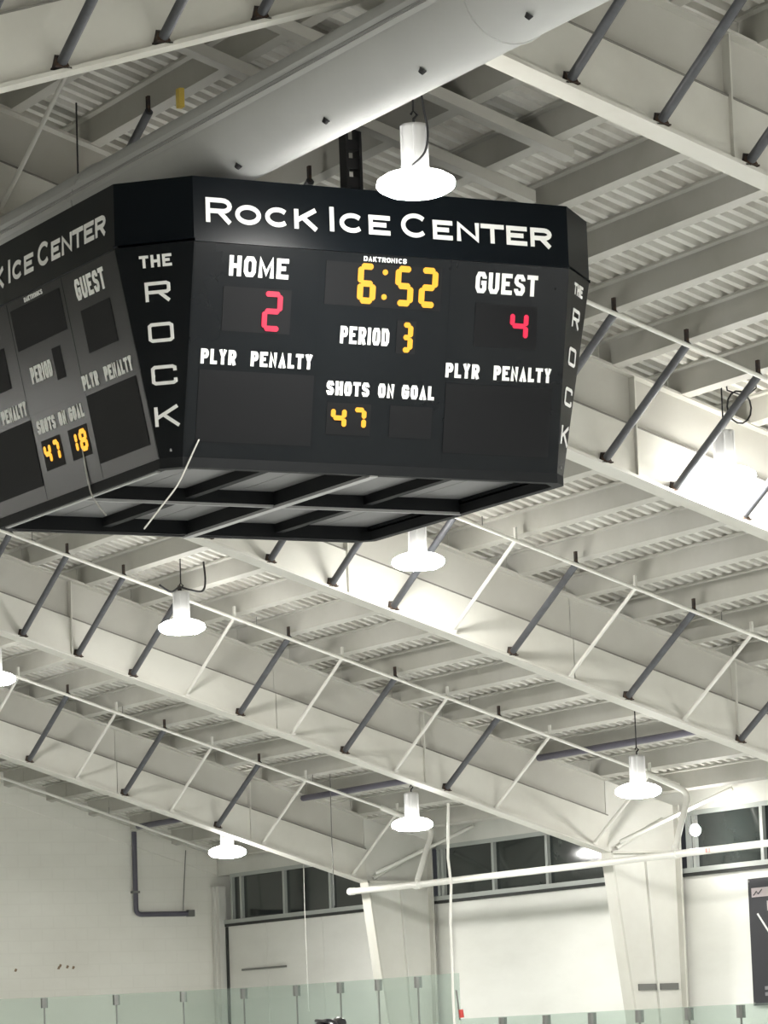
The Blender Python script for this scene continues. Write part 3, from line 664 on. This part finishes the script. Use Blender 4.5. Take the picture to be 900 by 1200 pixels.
# ropes
rp = [(3.409, .462), (3.4075, .43), (3.404, .36), (3.4085, .31), (3.404, .24), (3.4045, .17), (3.4035, .11), (3.405, .0), (3.405, -.2)]
t = MB().tube([(X(a), 6.25 * S, Zm(b)) for a, b in rp], .019, 7).build('hanging_rope', 'pipe'); tag(t, 'white rope hanging from the roof in front of the long window', 'rope')
t = MB().tube([(X(3.404) + .045, 6.25 * S, Zm(.115)), (X(3.405) + .06, 6.25 * S, Zm(.09)), (X(3.408) + .055, 6.25 * S, Zm(.06))], .012, 6).build('rope_hook', 'clip'); tag(t, 'dark cord with red tag beside the white rope, above the glass', 'cord')
MB().tube([(X(3.409) + .05, 6.245 * S, Zm(.079)), (X(3.409) + .06, 6.245 * S, Zm(.064))], .032, 8).build('tag', 'redtag', t)
for (x, y_, za, zz, lab) in ((3.569, 7.05, .60, .31, 'thin dark cable hanging in front of the farthest roof frame'), (3.70, 7.45, .515, .10, 'thin pale cable hanging in front of the corner window')):
    t = MB().tube([(X(x), y_ * S, Zm(za)), (X(x) - .01, y_ * S, Zm((za + zz) / 2)), (X(x), y_ * S, Zm(zz))], .007, 5).build('hanging_cable', 'clip' if zz > .25 else 'cord'); tag(t, lab, 'cable')
# yellow and blue tags at the purlins above the duct
t = MB().box(X(1.60), X(1.60) + .04, 3.45 * S, 3.45 * S + .06, Zm(.968), Zm(.988)).build('cable_tag', 'yellow'); tag(t, 'small yellow tag above the upper edge of the air duct', 'tag')

# ------------------------------------------------------------------ rink boards and glass
gx, gr = 3.5 * S, 7.7
cy_ = 6.9 * S; cx_ = gx - gr
hi_z, lo_z = Zm(.150), Zm(.0635)
bar = thing('rink_barrier', 'rink boards with tall greenish glass panels in front of the walls', 'barrier', (gx, cy_, 0))
arc_pts = []
n_arc = 10
path = [(gx, 6.4 * S + i * (cy_ - 6.4 * S) / 3) for i in range(3)] + [(cx_ + gr * math.cos(math.pi / 2 * i / n_arc), cy_ + gr * math.sin(math.pi / 2 * i / n_arc)) for i in range(n_arc + 1)] + [(cx_ - 1.2 * i, cy_ + gr) for i in range(1, 12)]
low = [(gx, 6.4 * S - 1.14 * i) for i in range(0, 40)]
def panel(p, q, z0, z1, t=.012):
    p, q = Vector((*p, 0)), Vector((*q, 0)); d = (q - p).normalized(); nrm = Vector((-d.y, d.x, 0)) * t / 2; p = p + d * .005; q = q - d * .005
    up = lambda a, z: (a.x, a.y, z)
    return MB().hexa([up(p - nrm, z0), up(q - nrm, z0), up(q + nrm, z0), up(p + nrm, z0)], [up(p - nrm, z1), up(q - nrm, z1), up(q + nrm, z1), up(p + nrm, z1)])
for pth, z in ((path, hi_z), (low, lo_z)):
    for i, (p, q) in enumerate(zip(pth, pth[1:])):
        panel(p, q, 0, 1.07, .08).build('board_panel', 'dash', bar)
        panel(p, q, 1.05, z).build('glass_panel', 'glass', bar)
        x, y = q
        MB().box(x - .009, x + .009, y - .009, y + .009, 1.05, z - .12).build('glass_post', 'clip', bar)
        MB().box(x - .045, x + .045, y - .03, y + .03, z - .16, z - .01).build('glass_clip', 'clip', bar)

# ------------------------------------------------------------------ player on the ice, only the helmet reaches into the picture
px, py_ = 11.22, 22.34
pl = thing('person', 'person in a black helmet on the ice, helmet top at the bottom edge', 'person', (px, py_, 0))
HZ = Zm(.0365) - .005                                           # helmet crown
s = HZ / 1.98
def body(name, m, chain, edges, rad, sub=2):
    me = bpy.data.meshes.new(name); me.from_pydata([(a * s, b * s, c * s) for a, b, c in chain], edges, []); o = bpy.data.objects.new(name, me); C.objects.link(o); o.parent = pl
    o.modifiers.new('skin', 'SKIN'); ss = o.modifiers.new('sub', 'SUBSURF'); ss.levels = ss.render_levels = sub
    for v, r in zip(me.skin_vertices[0].data, rad): v.radius = (r[0] * s, r[1] * s) if isinstance(r, tuple) else (r * s, r * s)
    me.skin_vertices[0].data[0].use_root = True
    me.materials.append(M[m]); 
    for p_ in me.polygons: p_.use_smooth = True
    return o
body('body', 'jersey', [(0, 0, 1.0), (0, 0, 1.2), (0, -.02, 1.42), (0, -.02, 1.56), (0, -.03, 1.66), (-.2, -.02, 1.5), (-.3, -.08, 1.24), (-.22, -.3, 1.08), (.2, -.02, 1.5), (.3, -.08, 1.24), (.22, -.3, 1.08),
                        (-.11, 0, .92), (-.14, -.06, .55), (-.14, .02, .14), (.11, 0, .92), (.14, -.06, .55), (.14, .02, .14)],
     [(0, 1), (1, 2), (2, 3), (3, 4), (2, 5), (5, 6), (6, 7), (2, 8), (8, 9), (9, 10), (0, 11), (11, 12), (12, 13), (0, 14), (14, 15), (15, 16)],
     [(.2, .15), (.2, .14), (.22, .15), .09, .06, .1, .075, .055, .1, .075, .055, .13, .09, .06, .13, .09, .06])
hd = MB().lathe([(.001, -.125), (.05, -.12), (.068, -.07), (.078, 0), (.075, .06), (.05, .105), (.001, .12)], 16, (px, py_ - .03 * s, 1.80 * s)).build('head', 'skin', pl)
MB().tube([(px, py_ - .03 - .075, 1.80 * s), (px, py_ - .03 - .1, 1.775 * s)], [.012, .017], 6).build('nose', 'skin', hd)
hm = MB()
n = 22
def helm(a, b): return (px + .128 * math.cos(a) * math.cos(b), py_ - .02 + .155 * math.sin(a) * math.cos(b), HZ - .155 + .155 * math.sin(b))
vs = [helm(2 * math.pi * i / n, math.pi / 2 * j / 6) for j in range(7) for i in range(n)]
hm.add(vs, [(j * n + i, j * n + (i + 1) % n, (j + 1) * n + (i + 1) % n, (j + 1) * n + i) for j in range(6) for i in range(n)], True)
hm = hm.build('helmet', 'plastic', pl)
MB().tube([(px - .05, py_ - .1, HZ - .022), (px - .045, py_ + .06, HZ - .012)], .012, 6).build('helmet_ridge', 'plastic', hm)
MB().tube([(px + .075, py_ - .08, HZ - .03), (px + .09, py_ + .0, HZ - .02), (px + .095, py_ + .06, HZ - .045)], [.03, .034, .03], 8).build('helmet_ear_lug', 'plastic', hm)
for sx in (-1, 1):
    MB().box(px + sx * .14 * s - .045, px + sx * .14 * s + .045, py_ - .2, py_ + .1, .07, .16).build('skate_boot', 'plastic', pl)
    MB().box(px + sx * .14 * s - .004, px + sx * .14 * s + .004, py_ - .21, py_ + .11, 0, .07).build('skate_blade', 'clip', pl)
    for f in range(5):
        a = -.04 + .02 * f
        MB().tube([(px + sx * .22 * s + a, py_ - .32, 1.08 * s - .02), (px + sx * .22 * s + a, py_ - .37, 1.05 * s - .02 - .004 * f), (px + sx * .22 * s + a, py_ - .35, 1.0 * s - .02)], [.012, .012, .01], 6).build('glove_finger', 'pants', pl)
